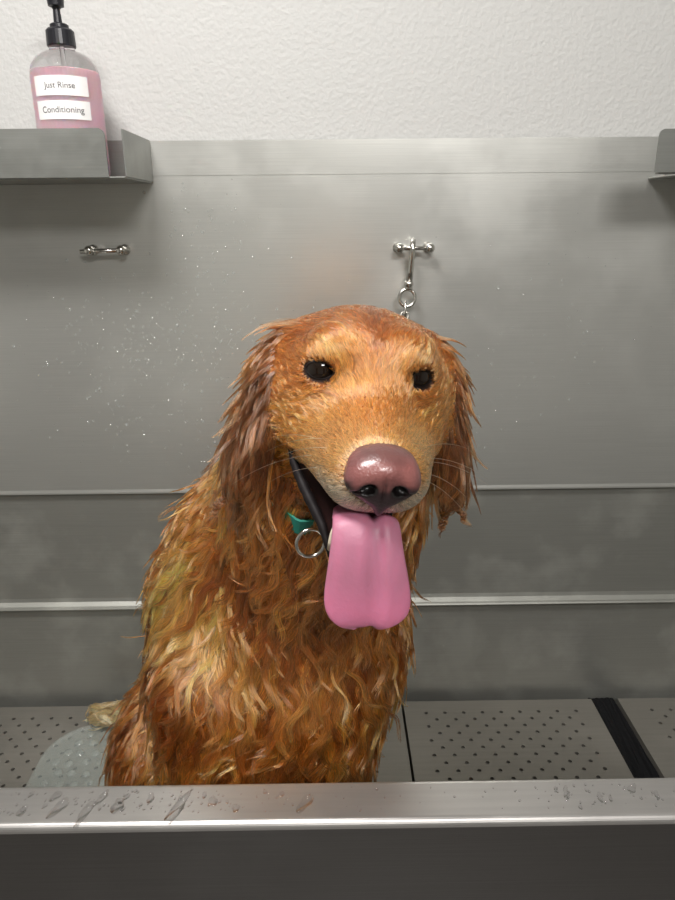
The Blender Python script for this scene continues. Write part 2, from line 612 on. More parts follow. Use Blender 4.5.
# chain from the ring down to the collar behind the head
A_, B_ = rc + Vector((-0.002, 0, -0.0125)), Vector((0.075, 0.835, 1.262))
nl = 21
prevd = None
for i in range(nl):
    f0 = (i + 0.5) / nl
    P = A_.lerp(B_, f0)
    P.z -= 0.075 * math.sin(math.pi * f0) * 0.5
    f1 = f0 + 0.01
    Q = A_.lerp(B_, f1)
    Q.z -= 0.075 * math.sin(math.pi * f1) * 0.5
    d = (Q - P).normalized()
    if i == 0:
        d = (d * 0.35 + Vector((0, 0, -1))).normalized()
    a = d.cross(Vector((0, 0, 1))).normalized()
    b = d.cross(a)
    s_ = a if i % 2 else b
    bm = bmesh.new()
    hl, hw = 0.0125, 0.0058
    pp = []
    for k in range(24):
        t = 2 * math.pi * k / 24
        ex = math.copysign(abs(math.cos(t)) ** 0.8, math.cos(t)) * hl
        ey = math.sin(t) * hw
        pp.append(P + d * ex + s_ * ey)
    tube(bm, pp, 0.0021, 8, closed=True)
    obj('chain_link', bm, chrome_m, hk, smooth=True)

# ------------------------------------------------------------------ conditioner bottle
bx, by, bz = -0.3705, 1.075, 1.5572
bt = empty('pump_bottle', (bx, by, bz), 'clear pump bottle of pink conditioner with black pump and two white labels on shelf', 'bottle')
clear_m = mat('clear bottle plastic', (0.97, 0.96, 0.97, 1), 0.08, 0, Transmission_Weight=1.0, IOR=1.12)
pink_m = mat('pink liquid', lin(246, 202, 214), 0.25, 0, Subsurface_Weight=0.3)
pump_m = mat('black pump plastic', (0.012, 0.012, 0.016, 1), 0.35)
label_m = mat('white label paper', (0.82, 0.81, 0.80, 1), 0.6)
ink_m = mat('dark label ink', (0.05, 0.045, 0.05, 1), 0.7)
R0 = 0.0470
bm = bmesh.new()
prof = [(0, 0), (R0 - .006, 0), (R0 - .001, .004), (R0, .010), (R0, .132), (R0 - .001, .140), (R0 - .004, .148), (R0 - .011, .157), (R0 - .021, .163), (.020, .165), (.017, .167), (.0165, .173)]
lathe(bm, [(r, bz + z) for r, z in prof], bx, by, 48)
obj('bottle_body', bm, clear_m, bt, smooth=True)
bm = bmesh.new()
Ri = R0 - 0.0012
lathe(bm, [(0, bz + .0015), (Ri - .006, bz + .0015), (Ri, bz + .010), (Ri, bz + .1385), (Ri - .001, bz + .1395), (0, bz + .1395)], bx, by, 48)
obj('pink_conditioner', bm, pink_m, bt, smooth=False)
bm = bmesh.new()
lathe(bm, [(0.0, bz + .1705), (.0185, bz + .1705), (.0195, bz + .172), (.0188, bz + .190), (.0165, bz + .1925), (.0125, bz + .193), (.0125, bz + .1975), (.0105, bz + .199), (0, bz + .199)], bx, by, 28)
cp = obj('pump_collar', bm, pump_m, bt, smooth=False)
bm = bmesh.new()
lathe(bm, [(0, bz + .198), (.0058, bz + .198), (.0048, bz + .216), (0.0068, bz + .219), (.0105, bz + .220), (.0115, bz + .232), (.0105, bz + .236), (0, bz + .2365)], bx - 0.001, by, 24)
tube(bm, [(bx - .001, by, bz + .232), (bx - .020, by - .014, bz + .233), (bx - .036, by - .026, bz + .229)], [.0062, .0055, .0042], 10)
obj('pump_head', bm, pump_m, bt, smooth=False)
bm = bmesh.new()
tube(bm, [(bx, by, bz + .008), (bx, by, bz + .17)], 0.003, 8)
obj('dip_tube', bm, clear_m, bt, smooth=True)


def wrap(mesh, zc, a0, r):
    for v in mesh.vertices:
        an = a0 + v.co.x / r
        v.co = Vector((bx + r * math.sin(an), by - r * math.cos(an), zc + v.co.y))


def label(zc, h, wd, a0, text, size):
    bm = bmesh.new()
    nseg = 20
    for k in range(nseg):
        vs = [bm.verts.new((-wd / 2 + wd * q / nseg, y, 0)) for q, y in ((k, -h / 2), (k + 1, -h / 2), (k + 1, h / 2), (k, h / 2))]
        bm.faces.new(vs)
    bmesh.ops.remove_doubles(bm, verts=bm.verts, dist=1e-6)
    me = bpy.data.meshes.new('label')
    bm.to_mesh(me)
    bm.free()
    wrap(me, zc, a0, R0 + 0.0004)
    lo = link('paper_label', me, label_m, bt, smooth=True)
    cu = bpy.data.curves.new('lettering', 'FONT')
    cu.body = text
    cu.size = size
    cu.align_x = 'CENTER'
    cu.align_y = 'CENTER'
    tmp = bpy.data.objects.new('tmp', cu)
    C.objects.link(tmp)
    bpy.context.view_layer.update()
    me2 = bpy.data.meshes.new_from_object(tmp.evaluated_get(bpy.context.evaluated_depsgraph_get()))
    bpy.data.objects.remove(tmp)
    wrap(me2, zc, a0, R0 + 0.0008)
    o = link('lettering', me2, ink_m, lo)
    return lo


label(1.6735, 0.0245, 0.078, -0.20 + 0.33, 'Just Rinse', 0.0105)
label(1.6435, 0.0235, 0.078, -0.20 + 0.33, 'Conditioning', 0.0112)


# ------------------------------------------------------------------ water
def drop(bm, o, nrm_, r, h, asp=1.0, rot=0.0, lobes=0):
    """a bead of water: a shallow dome with a wavering outline"""
    nz = Vector(nrm_)
    ax = nz.orthogonal().normalized() if abs(nz.z) > 0.9 else Vector((1, 0, 0))
    ay = nz.cross(ax)
    ca, sa = math.cos(rot), math.sin(rot)
    seg = 10 if r < 0.003 else 22
    ph = [random.uniform(0, 6.28) for _ in range(3)]
    rings = []
    for fr, fh in ((1.0, 0.0), (0.93, 0.45), (0.72, 0.82), (0.38, 0.97)):
        ring = []
        for k in range(seg):
            t = 2 * math.pi * k / seg
            w_ = 1 + lobes * (0.22 * math.sin(2 * t + ph[0]) + 0.16 * math.sin(3 * t + ph[1]) + 0.10 * math.sin(5 * t + ph[2]))
            x, y = r * fr * w_ * math.cos(t) * asp, r * fr * w_ * math.sin(t)
            x, y = x * ca - y * sa, x * sa + y * ca
            ring.append(bm.verts.new(Vector(o) + ax * x + ay * y + nz * (h * fh + 0.00008)))
        rings.append(ring)
    for a, b in zip(rings, rings[1:]):
        for k in range(seg):
            bm.faces.new((a[k], a[(k + 1) % seg], b[(k + 1) % seg], b[k]))
    bm.faces.new(rings[0][::-1])
    bm.faces.new(rings[-1])


bm = bmesh.new()
for n_, x0, x1, z0, z1 in ((480, -0.50, -0.02, 1.20, 1.40), (60, -0.50, -0.30, 1.08, 1.25), (120, -0.28, -0.12, 1.40, 1.56), (50, -0.34, -0.05, 1.06, 1.2), (90, 0.16, 0.50, 1.12, 1.45), (60, 0.14, 0.30, 1.05, 1.25)):
    for _ in range(n_):
        x = random.gauss((x0 + x1) / 2, (x1 - x0) / 3.6)
        z = random.gauss((z0 + z1) / 2, (z1 - z0) / 3.6)
        if z > 1.560 or z < 1.04:
            continue
        r = min(0.0028, 0.0011 * math.exp(random.gauss(0.0, 0.42)))
        drop(bm, (x, PY, z), (0, -1, 0), r, r * 0.75, random.uniform(0.8, 1.1), 0)
o = obj('water_beads', bm, bead_m, None, smooth=True)
tag(o, 'small clear water beads spattered over the steel splash back', 'water drops', kind='stuff')
bm = bmesh.new()
big = [(-0.262, 0.496, 0.0060, 2.0, 0.5), (-0.235, 0.490, 0.0052, 2.6, 0.45), (-0.207, 0.497, 0.0058, 1.5, 0.9), (-0.150, 0.493, 0.0060, 2.9, 0.35), (-0.295, 0.492, 0.0040, 1.6, 0.8), (-0.320, 0.489, 0.0042, 2.4, 0.4), (-0.225, 0.506, 0.0036, 2.8, 0.3), (-0.178, 0.505, 0.0036, 1.6, 0.9), (-0.118, 0.500, 0.0040, 1.8, 0.7), (-0.095, 0.492, 0.0034, 1.6, 0.6), (-0.27, 0.509, 0.0036, 2.2, 0.4), (-0.03, 0.497, 0.0060, 1.8, 0.1), (0.22, 0.504, 0.0032, 2.4, 0.5), (0.25, 0.498, 0.0028, 2.2, 0.6), (0.285, 0.508, 0.0036, 2.0, 0.3), (0.305, 0.500, 0.0028, 1.8, 0.5)]
for x, y, r, a_, ro in big:
    drop(bm, (x, y, RZ), (0, 0, 1), r, 0.0016, a_, ro, 0.8)
for _ in range(230):
    x = random.choice((random.gauss(-0.2, 0.09), random.gauss(-0.2, 0.09), random.uniform(-0.34, 0.34), random.gauss(0.26, 0.05)))
    y = random.uniform(0.487, 0.515)
    if abs(x) > 0.45:
        continue
    r = min(0.0024, 0.0009 * math.exp(random.gauss(0, 0.45)))
    drop(bm, (x, y, RZ), (0, 0, 1), r, r * 0.5, random.uniform(1, 2.2), random.uniform(0.2, 0.9), 0.3)
o = obj('water_puddles', bm, water_m, None, smooth=True)
tag(o, 'puddles and drops of clear water along the front rim of the tub', 'water drops', kind='stuff')

# ------------------------------------------------------------------ the dog: one signed-distance body turned into one continuous mesh
def nrm(v):
    v = np.asarray(v, float)
    return v / np.maximum(np.linalg.norm(v, axis=-1, keepdims=True), 1e-9)


EYE0 = np.array([0.0310, 0.5393, 1.3775])
_y, _p, _r = math.radians(5.0), math.radians(1.0), math.radians(6.2)
HF = np.array([math.sin(_y) * math.cos(_p), -math.cos(_y) * math.cos(_p), -math.sin(_p)])
_s0 = np.array([math.cos(_y), math.sin(_y), 0.0])
_u0 = -np.cross(_s0, HF)
HS = _s0 * math.cos(_r) - _u0 * math.sin(_r)
HU = _u0 * math.cos(_r) + _s0 * math.sin(_r)
HM = np.stack([HS, HF, HU])          # rows: local s, f, u


def HW(q):
    """head-local (s, f, u) to world"""
    return np.asarray(q, float) @ HM + EYE0


def HL(p):
    return (np.asarray(p, float) - EYE0) @ HM.T


GH = 0.0030
LO = np.array([-0.53, 0.405, 0.556])
HI = np.array([0.20, 1.135, 1.455])
NS = np.ceil((HI - LO) / GH).astype(int) + 1
VOL = np.full(NS, 0.10, np.float32)
LAB = np.zeros(NS, np.uint8)


class Vol:
    def __init__(s, lo, h, ns):
        s.lo, s.h, s.ns = np.asarray(lo, float), h, np.asarray(ns)
        s.v = np.full(s.ns, 0.10, np.float32)
        s.lab = np.zeros(s.ns, np.uint8)

    def win(s, c, r):
        a = np.clip(np.floor((c - r - s.lo) / s.h).astype(int), 0, s.ns)
        b = np.clip(np.ceil((c + r - s.lo) / s.h).astype(int) + 1, 0, s.ns)
        sl = tuple(slice(i, j) for i, j in zip(a, b))
        g = [s.lo[k] + s.h * np.arange(a[k], b[k]) for k in range(3)]
        P = np.stack(np.meshgrid(*g, indexing='ij'), -1).astype(np.float32)
        return sl, P

    def add(s, c, r, f, k, lab, op='u'):
        sl, P = s.win(np.asarray(c, float), r + 0.06)
        if P.size == 0:
            return
        d = f(P).astype(np.float32)
        o = s.v[sl]
        if op == 'u':
            s.lab[sl][d < o] = lab
            h = np.maximum(k - np.abs(o - d), 0) / k
            s.v[sl] = np.minimum(o, d) - h * h * k * 0.25
        else:
            h = np.maximum(k - np.abs(o + d), 0) / k
            n = np.maximum(o, -d) + h * h * k * 0.25
            if lab:
                s.lab[sl][(-d > o - k * 0.3) & (d < 0.004)] = lab
            s.v[sl] = n

    def sample(s, P):
        q = (P - s.lo) / s.h
        q = np.clip(q, 0, s.ns - 1.001)
        i = q.astype(int)
        f = (q - i).astype(np.float32)
        out = 0
        for dx in (0, 1):
            for dy in (0, 1):
                for dz in (0, 1):
                    w_ = (f[:, 0] if dx else 1 - f[:, 0]) * (f[:, 1] if dy else 1 - f[:, 1]) * (f[:, 2] if dz else 1 - f[:, 2])
                    out = out + w_ * s.v[i[:, 0] + dx, i[:, 1] + dy, i[:, 2] + dz]
        return out

    def grad(s, P, e=0.004):
        g = np.stack([s.sample(P + d) - s.sample(P - d) for d in np.eye(3) * e], -1)
        return nrm(g)

    def label(s, P):
        i = np.clip(np.round((P - s.lo) / s.h).astype(int), 0, s.ns - 1)
        return s.lab[i[:, 0], i[:, 1], i[:, 2]]


def ell(V, c, r, k=0.02, lab=1, M=None, op='u'):
    """ellipsoid; M rows are its axes"""
    c = np.asarray(c, float)
    r = np.asarray(r, float) * np.ones(3)
    A = np.eye(3) if M is None else np.asarray(M)

    def f(P):
        q = (P - c) @ A.T
        k0 = np.linalg.norm(q / r, axis=-1)
        k1 = np.linalg.norm(q / (r * r), axis=-1)
        return k0 * (k0 - 1) / np.maximum(k1, 1e-6)
    V.add(c, r.max(), f, k, lab, op)


def cap(V, a, b, ra, rb, k=0.02, lab=1, squash=None, op='u'):
    """tapered capsule; squash = (axis, factor) widens it along an axis"""
    a, b = np.asarray(a, float), np.asarray(b, float)
    T = np.eye(3)
    fac = 1.0
    if squash is not None:
        ax, fac = nrm(squash[0]), squash[1]
        T = np.eye(3) - np.outer(ax, ax) * (1 - 1 / fac)
    a2, b2 = a @ T, b @ T
    ab = b2 - a2

    def f(P):
        q = P @ T - a2
        t = np.clip((q @ ab) / (ab @ ab), 0, 1)
        return np.linalg.norm(q - t[..., None] * ab, axis=-1) - (ra + t * (rb - ra))
    V.add((a + b) / 2, np.linalg.norm(a - b) / 2 + max(ra, rb) * max(1, fac), f, k, lab, op)


def surface_nets(v, lo, h):
    n = np.array(v.shape)
    neg = v < 0
    c = np.zeros(n - 1, np.uint8)
    for dx in (0, 1):
        for dy in (0, 1):
            for dz in (0, 1):
                c += neg[dx:n[0] - 1 + dx, dy:n[1] - 1 + dy, dz:n[2] - 1 + dz]
    act = (c > 0) & (c < 8)
    I = np.argwhere(act)
    idx = -np.ones(n - 1, np.int32)
    idx[act] = np.arange(len(I))
    acc = np.zeros((len(I), 3))
    cnt = np.zeros(len(I))
    corners = [np.array((x, y, z)) for x in (0, 1) for y in (0, 1) for z in (0, 1)]
    for a in corners:
        for ax in range(3):
            if a[ax]:
                continue
            b = a.copy()
            b[ax] = 1
            va = v[tuple((I + a).T)]
            vb = v[tuple((I + b).T)]
            m_ = (va < 0) != (vb < 0)
            t = np.where(m_, va / np.where(m_, va - vb, 1), 0)
            p_ = a + t[:, None] * (b - a)
            acc[m_] += p_[m_]
            cnt[m_] += 1
    P = lo + h * (I + acc / cnt[:, None])
    F = []
    for ax in range(3):
        u_, w_ = [(1, 2), (2, 0), (0, 1)][ax]
        sl0 = [slice(1, None)] * 3
        sl1 = [slice(1, None)] * 3
        sl0[ax] = slice(0, -1)
        sl1[ax] = slice(1, None)
        a, b = neg[tuple(sl0)], neg[tuple(sl1)]
        E = np.argwhere(a != b)
        off = np.ones(3, int)
        off[ax] = 0
        E = E + off
        ok = np.all(E < n - 1, axis=1)
        E = E[ok]
        sgn = neg[tuple(E.T)]
        du, dw = np.zeros(3, int), np.zeros(3, int)
        du[u_] = 1
        dw[w_] = 1
        q = np.stack([idx[tuple((E - du - dw).T)], idx[tuple((E - dw).T)], idx[tuple(E.T)], idx[tuple((E - du).T)]], 1)
        q[~sgn] = q[~sgn][:, ::-1]
        F.append(q)
    F = np.concatenate(F)
    F = F[(F >= 0).all(1)]
    return P, F


# region labels
BODY, FACE, EAR, MOUTH, TAIL, LEG, PAW, SOCKET, THIGH, NECK = range(1, 11)
V = Vol(LO, GH, NS)
# trunk, sitting three-quarters towards the viewer
ell(V, (-0.026, 0.712, 1.03), (0.108, 0.10, 0.17), 0.05, BODY)
ell(V, (-0.114, 0.80, 0.965), (0.129, 0.14, 0.20), 0.06, BODY)
ell(V, (-0.175, 0.90, 0.76), (0.125, 0.13, 0.17), 0.06, BODY)
ell(V, (-0.09, 0.70, 0.86), (0.115, 0.095, 0.14), 0.05, BODY)
cap(V, (-0.075, 0.79, 1.12), (0.02, 0.70, 1.29), 0.094, 0.078, 0.06, NECK)
ell(V, (-0.01, 0.675, 1.20), (0.094, 0.098, 0.11), 0.05, NECK)
# hind legs
ell(V, (-0.262, 0.86, 0.70), (0.078, 0.125, 0.125), 0.010, THIGH)
cap(V, (-0.275, 0.80, 0.605), (-0.262, 0.69, 0.594), 0.034, 0.028, 0.02, PAW)
ell(V, (-0.055, 0.985, 0.68), (0.075, 0.11, 0.115), 0.03, THIGH)
cap(V, (0.0, 0.93, 0.605), (0.04, 0.83, 0.594), 0.034, 0.028, 0.02, PAW)
# forelegs
for x0_, x1_, dy in ((-0.150, -0.150, 0.0), (-0.030, -0.030, -0.01)):
    cap(V, (x0_, 0.68 + dy, 0.96), (x0_, 0.675 + dy, 0.79), 0.066, 0.050, 0.035, LEG)
    cap(V, (x0_, 0.675 + dy, 0.79), (x1_, 0.655 + dy, 0.64), 0.046, 0.034, 0.03, LEG)
    ell(V, (x1_, 0.628 + dy, 0.593), (0.037, 0.052, 0.028), 0.02, PAW)
    for tx in (-0.021, -0.007, 0.007, 0.021):
        ell(V, (x1_ + tx, 0.590 + dy + abs(tx) * 0.4, 0.585), (0.0095, 0.020, 0.018), 0.006, PAW)
# tail
cap(V, (-0.22, 1.03, 0.66), (-0.33, 1.06, 0.610), 0.040, 0.024, 0.03, TAIL)
cap(V, (-0.33, 1.06, 0.610), (-0.455, 1.080, 0.592), 0.024, 0.012, 0.02, TAIL)


# head
def he(c, r, k=0.02, lab=FACE, op='u', M=None):
    ell(V, HW(c), r, k, lab, HM if M is None else M, op)


def hc(a, b, ra, rb, k=0.02, lab=FACE, sq=None, op='u'):
    cap(V, HW(a), HW(b), ra, rb, k, lab, (HS, sq) if sq else None, op)


he((0, -0.062, -0.012), (0.069, 0.083, 0.052), 0.04)
he((0, -0.030, 0.002), (0.050, 0.050, 0.036), 0.03)
hc((0, -0.08, -0.05), (-0.01, -0.12, -0.10), 0.070, 0.080, 0.05, NECK)
for s_ in (-1, 1):
    he((s_ * 0.031, -0.004, 0.018), 0.0195, 0.016)
    he((s_ * 0.0375, -0.036, -0.042), (0.034, 0.052, 0.046), 0.03)
    hc((s_ * 0.0365, 0.006, -0.052), (s_ * 0.0160, 0.079, -0.056), 0.0235, 0.0205, 0.016)
hc((0, 0.005, -0.036), (0, 0.073, -0.052), 0.034, 0.0255, 0.02, FACE, 1.10)
hc((0, -0.005, -0.012), (0, 0.073, -0.040), 0.022, 0.0165, 0.018)
# lower jaw
hc((0, -0.045, -0.090), (-0.007, 0.054, -0.136), 0.028, 0.0150, 0.012, FACE, 1.25)
hc((0, -0.055, -0.095), (-0.012, -0.10, -0.13), 0.050, 0.070, 0.04, NECK, 1.1)
# mouth opening between muzzle and jaw
hc((0, 0.000, -0.086), (0, 0.100, -0.103), 0.0050, 0.0190, 0.004, MOUTH, 2.7, 's')
# ears
for s_ in (-1, 1):
    ax = nrm(HU * 1.0 + HS * s_ * -0.24)
    nx_ = nrm(HS * s_ + HF * 0.25)
    nx_ = nrm(nx_ - ax * (nx_ @ ax))
    M = np.stack([nx_, np.cross(ax, nx_), ax])
    ell(V, HW((s_ * 0.088, -0.054, -0.058)), (0.0135, 0.042, 0.070), 0.010, EAR, M)
    cap(V, HW((s_ * 0.055, -0.062, 0.008)), HW((s_ * 0.074, -0.056, -0.018)), 0.018, 0.015, 0.02, EAR)
# eye sockets
EC = {}
for s_ in (-1, 1):
    ed = nrm(HF * 0.96 + HS * s_ * 0.24 + HU * 0.03)
    es = nrm(HS - ed * (HS @ ed))
    eu = np.cross(es, ed) * -1.0
    if eu @ HU < 0:
        eu = -eu
    ec = HW((s_ * 0.0378 - 0.0022, 0.0000, 0.0040))
    EC[s_] = (ec, ed, es, eu)
    ell(V, ec + ed * 0.013, (0.0116, 0.012, 0.0070), 0.003, SOCKET, np.stack([es, ed, eu]), 's')

P, Fq = surface_nets(V.v, V.lo, V.h)
N0 = V.grad(P)
P = P - N0 * V.sample(P)[:, None] * 0.7


LIP = np.array([(0.0585, 0.000, -0.0600), (0.0590, 0.005, -0.0660), (0.0565, 0.009, -0.0745), (0.0515, 0.015, -0.0845), (0.0458, 0.024, -0.0935), (0.0392, 0.034, -0.1028), (0.0325, 0.044, -0.1128), (0.0280, 0.052, -0.1240), (0.0250, 0.057, -0.1350)])
_t = np.linspace(0, 8, 60)
LIPF = np.stack([np.interp(_t, np.arange(9), LIP[:, k]) for k in range(3)], 1)


def lip_dist(q):
    """distance to the lip line on either side, head-local points"""
    qa = q * np.array([1, 1, 1.0])
    qa[:, 0] = np.where(q[:, 0] < 0, -q[:, 0], (q[:, 0] + 0.006) / 0.72)
    out = np.full(len(q), 1.0)
    near = (np.abs(q[:, 0]) < 0.09) & (np.abs(q[:, 1] - 0.03) < 0.06) & (np.abs(q[:, 2] + 0.095) < 0.07)
    if near.any():
        out[near] = np.linalg.norm(qa[near][:, None] - LIPF[None], axis=2).min(1)
    return out


def region(Q, n):
    """label of the nearest form; the inner faces of the jaws count as mouth"""
    L = V.label(Q - n * 0.002)
    q = HL(Q)
    up_ = n @ HU
    inner = (L == FACE) & (q[:, 1] > -0.01) & (np.abs(q[:, 0]) < 0.05)
    jawtop = inner & (up_ > 0.10) & (q[:, 2] < -0.083)
    roof = inner & (up_ < -0.72) & (q[:, 2] < -0.060) & (q[:, 2] > -0.088) & (q[:, 1] < 0.082)
    lip_s = np.interp(-q[:, 2], [0.068, 0.089, 0.115, 0.135], [0.050, 0.044, 0.031, 0.017])
    jawtop |= (L == FACE) & (q[:, 1] > -0.005) & (q[:, 2] < -0.077) & (q[:, 2] > -0.134) & (np.abs(q[:, 0] + 0.0035) < lip_s - 0.001) & (up_ > -0.35)
    jawtop |= (L == FACE) & (q[:, 2] < -0.066) & (q[:, 2] > -0.100) & (q[:, 1] > -0.03) & (q[:, 1] < 0.022) & (np.abs(q[:, 0] + 0.0035) < 0.049) & (n @ HF > 0.25)
    L = L.copy()
    wid = np.interp(-q[:, 2], [0.060, 0.072, 0.090, 0.115, 0.135], [0.0045, 0.0075, 0.0098, 0.0070, 0.003])
    L[jawtop | roof | ((L == FACE) & (lip_dist(q) < wid))] = MOUTH
    return L


LB = region(P, N0)
ql = HL(P)


def c3(r, g, b):
    return np.array(lin(r, g, b)[:3])


def smooth(a, b, x):
    t = np.clip((x - a) / (b - a), 0, 1)
    return t * t * (3 - 2 * t)


def noise3(P, f, seed):
    r = np.random.default_rng(seed)
    o = 0
    for i in range(5):
        k = nrm(r.normal(size=3)) * f * (0.7 + 0.25 * i)
        o = o + np.sin(P @ k + r.uniform(0, 6.28))
    return o / 2.6


def mix(a, b, t):
    t = np.asarray(t)[..., None]
    return a * (1 - t) + b * t


def coat_colour(P, L):
    """the coat's own colour: orange-gold, deeper on ears and crown, pale on the whisker pads, tail tip and chest feathering"""
    q = HL(P)
    col = np.tile(c3(158, 93, 43), (len(P), 1))
    col = mix(col, c3(200, 134, 72), smooth(-0.1, 1.0, noise3(P, 24, 3)) * 0.75)
    col = mix(col, c3(98, 54, 25), smooth(0.2, 1.2, noise3(P, 30, 4)) * 0.6)
    col = mix(col, c3(126, 74, 38), (L == THIGH) * 0.55)
    fc = L == FACE
    face = np.tile(c3(176, 103, 50), (len(P), 1))
    face = mix(face, c3(148, 83, 42), smooth(0.005, 0.035, q[:, 2]) * 0.8)
    face = mix(face, c3(190, 114, 57), smooth(-0.005, -0.035, q[:, 2]) * smooth(-0.05, 0.0, q[:, 1]))
    face = mix(face, c3(208, 140, 86), smooth(0.02, 0.06, q[:, 1]) * smooth(-0.012, -0.035, q[:, 2]))
    face = mix(face, c3(206, 180, 152), smooth(0.055, 0.085, q[:, 1]) * smooth(-0.045, -0.064, q[:, 2]))
    brow = np.exp(-(((np.abs(q[:, 0]) - 0.034) / 0.012) ** 2 + ((q[:, 2] - 0.018) / 0.007) ** 2))
    face = mix(face, c3(208, 144, 84), brow * 0.35)
    mid = np.exp(-(q[:, 0] / 0.007) ** 2) * smooth(-0.01, 0.02, q[:, 2])
    face = mix(face, c3(104, 56, 30), mid * 0.7)
    col[fc] = face[fc]
    col[L == EAR] = mix(np.tile(c3(100, 61, 34), (len(P), 1)), c3(144, 92, 52), smooth(-0.2, 1.2, noise3(P, 45, 9)))[L == EAR]
    col = mix(col, c3(218, 168, 116), (L == TAIL) * smooth(-0.30, -0.36, P[:, 0]))
    return np.clip(col, 0, 1)


def eye_dist(Q):
    """1 on the almond outline of the nearer eye, more outside"""
    o = 1e9
    for s_ in (-1, 1):
        ec, ed, es, eu = EC[s_]
        d = Q - (ec + ed * 0.009)
        o = np.minimum(o, np.sqrt((d @ es / 0.0116) ** 2 + ((d @ eu) / 0.0072) ** 2 + (d @ ed / 0.02) ** 2))
    return o


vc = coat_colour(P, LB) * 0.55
mouth = (LB == MOUTH)
vc[mouth] = c3(44, 24, 24)
corner = np.exp(-(((np.abs(ql[:, 0]) - 0.056) / 0.007) ** 2 + ((ql[:, 1] - 0.02) / 0.018) ** 2 + ((ql[:, 2] + 0.068) / 0.011) ** 2))
vc = mix(vc, c3(26, 18, 17), np.clip(corner * 1.4, 0, 1))
eyed = eye_dist(P)
vc = mix(vc, c3(30, 20, 17), smooth(1.5, 1.15, eyed))

dog = link('dog', np_mesh('dog', P, Fq), None, None, True)
tag(dog, 'wet golden retriever sitting in the steel tub with its pink tongue hanging out', 'dog')


def set_col(o, colours, name='tint', dom='POINT'):
    a = o.data.attributes.new(name, 'FLOAT_COLOR', dom)
    a.data.foreach_set('color', np.concatenate([colours, np.ones((len(colours), 1))], 1).astype(np.float32).ravel())


def attr_mat(name, rough, **kw):
    M = mat(name, (1, 1, 1, 1), rough, 0, **kw)
    nt, p, N, L = nodes(M)
    a = N('ShaderNodeAttribute')
    a.attribute_name = 'tint'
    L(a.outputs['Color'], p.inputs['Base Color'])
    return M


skin_m = attr_mat('wet coat skin', 0.6, Specular_IOR_Level=0.12)
dog.data.materials.append(skin_m)
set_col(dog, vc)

# ------------------------------------------------------------------ fur, traced over the body surface
tri = np.concatenate([Fq[:, [0, 1, 2]], Fq[:, [0, 2, 3]]])
ta = np.linalg.norm(np.cross(P[tri[:, 1]] - P[tri[:, 0]], P[tri[:, 2]] - P[tri[:, 0]]), axis=1) / 2


def scatter(n):
    t = RNG.choice(len(tri), n, p=ta / ta.sum())
    u_, v_ = RNG.random((2, n))
    sw = u_ + v_ > 1
    u_[sw], v_[sw] = 1 - u_[sw], 1 - v_[sw]
    T = tri[t]
    return P[T[:, 0]] + u_[:, None] * (P[T[:, 1]] - P[T[:, 0]]) + v_[:, None] * (P[T[:, 2]] - P[T[:, 0]])


def thin(Q, sp):
    key = np.round(Q / sp).astype(np.int64)
    h = (key[:, 0] * 73856093) ^ (key[:, 1] * 19349663) ^ (key[:, 2] * 83492791)
    _, i = np.unique(h, return_index=True)
    return Q[np.sort(i)]


NOSE = HW((0, 0.108, -0.046))


def flow(Q, L):
    """the lie of the coat at points Q: a world direction, not yet made tangent"""
    q = HL(Q)
    d = np.tile(np.array([-0.16, 0.10, -1.0]), (len(Q), 1))
    d[:, 0] += -0.5 * smooth(-0.05, -0.22, Q[:, 0]) * smooth(0.80, 0.95, Q[:, 2])
    d[L == TAIL] = (-1.0, -0.05, -0.35)
    d[L == THIGH] = (-0.1, 0.1, -1.0)
    fl = L == FACE
    r = nrm(Q - NOSE)
    down = smooth(-0.02, -0.06, q[:, 1])[:, None] * smooth(0.02, 0.06, np.abs(q[:, 0]))[:, None]
    dd = r + (-HU) * down * 1.2 + HS * np.tanh(q[:, :1] / 0.012) * 0.35 * smooth(0.0, 0.03, q[:, 2])[:, None]
    for s_ in (-1, 1):
        ec, ed, es, eu = EC[s_]
        v_ = Q - (ec + ed * 0.009)
        g_ = np.exp(-(np.linalg.norm(v_, axis=1) / 0.019) ** 2)[:, None]
        dd = dd * (1 - 0.6 * g_) + nrm(v_) * g_ * 1.4
    d[fl] = dd[fl]
    e = L == EAR
    de = -HU * 1.0 + HS * (np.sign(q[:, :1]) * 0.13) - HF * 0.1
    d[e] = de[e]
    nk = L == NECK
    d[nk] = d[nk] + np.array([0, 0.10, 0])
    return nrm(d)


def trace(Q, L, length, K, lift0, lift1, turn, wave, wl, sink=0.35):
    """guide hairs: start on the skin, follow the lie of the coat, wave from side to side, stay just above the surface"""
    n = len(Q)
    out = np.zeros((n, K, 3))
    bs = np.zeros((n, K, 3))
    ns = np.zeros((n, K, 3))
    p = Q.copy()
    ph = RNG.uniform(0, 6.28, n)
    a0 = turn * (0.55 * noise3(Q, 38, 21) + 0.45 * RNG.normal(size=n) * 0.6)
    nn = V.grad(p)
    for k in range(K):
        out[:, k] = p
        nn = nrm(nn * 0.3 + V.grad(p))
        d = flow(p, L)
        t = nrm(d - nn * np.sum(d * nn, 1, keepdims=True) * 0.92)
        b = np.cross(nn, t)
        bs[:, k], ns[:, k] = b, nn
        s = (k + 1) / (K - 1)
        an = a0 + wave * np.cos(ph + 6.28 * s * length / wl) * (0.4 + 0.8 * s)
        t = nrm(t * np.cos(an)[:, None] + b * np.sin(an)[:, None])
        p = p + t * (length / (K - 1))[:, None]
        sd = V.sample(p)
        lift = lift0 + (lift1 - lift0) * s
        e = lift - sd
        p = p + nn * (np.where(e > 0, e * 0.85, e * sink))[:, None]
    return out, bs, ns


FUR = []   # (points n*K*3, radius root, radius tip, colours)


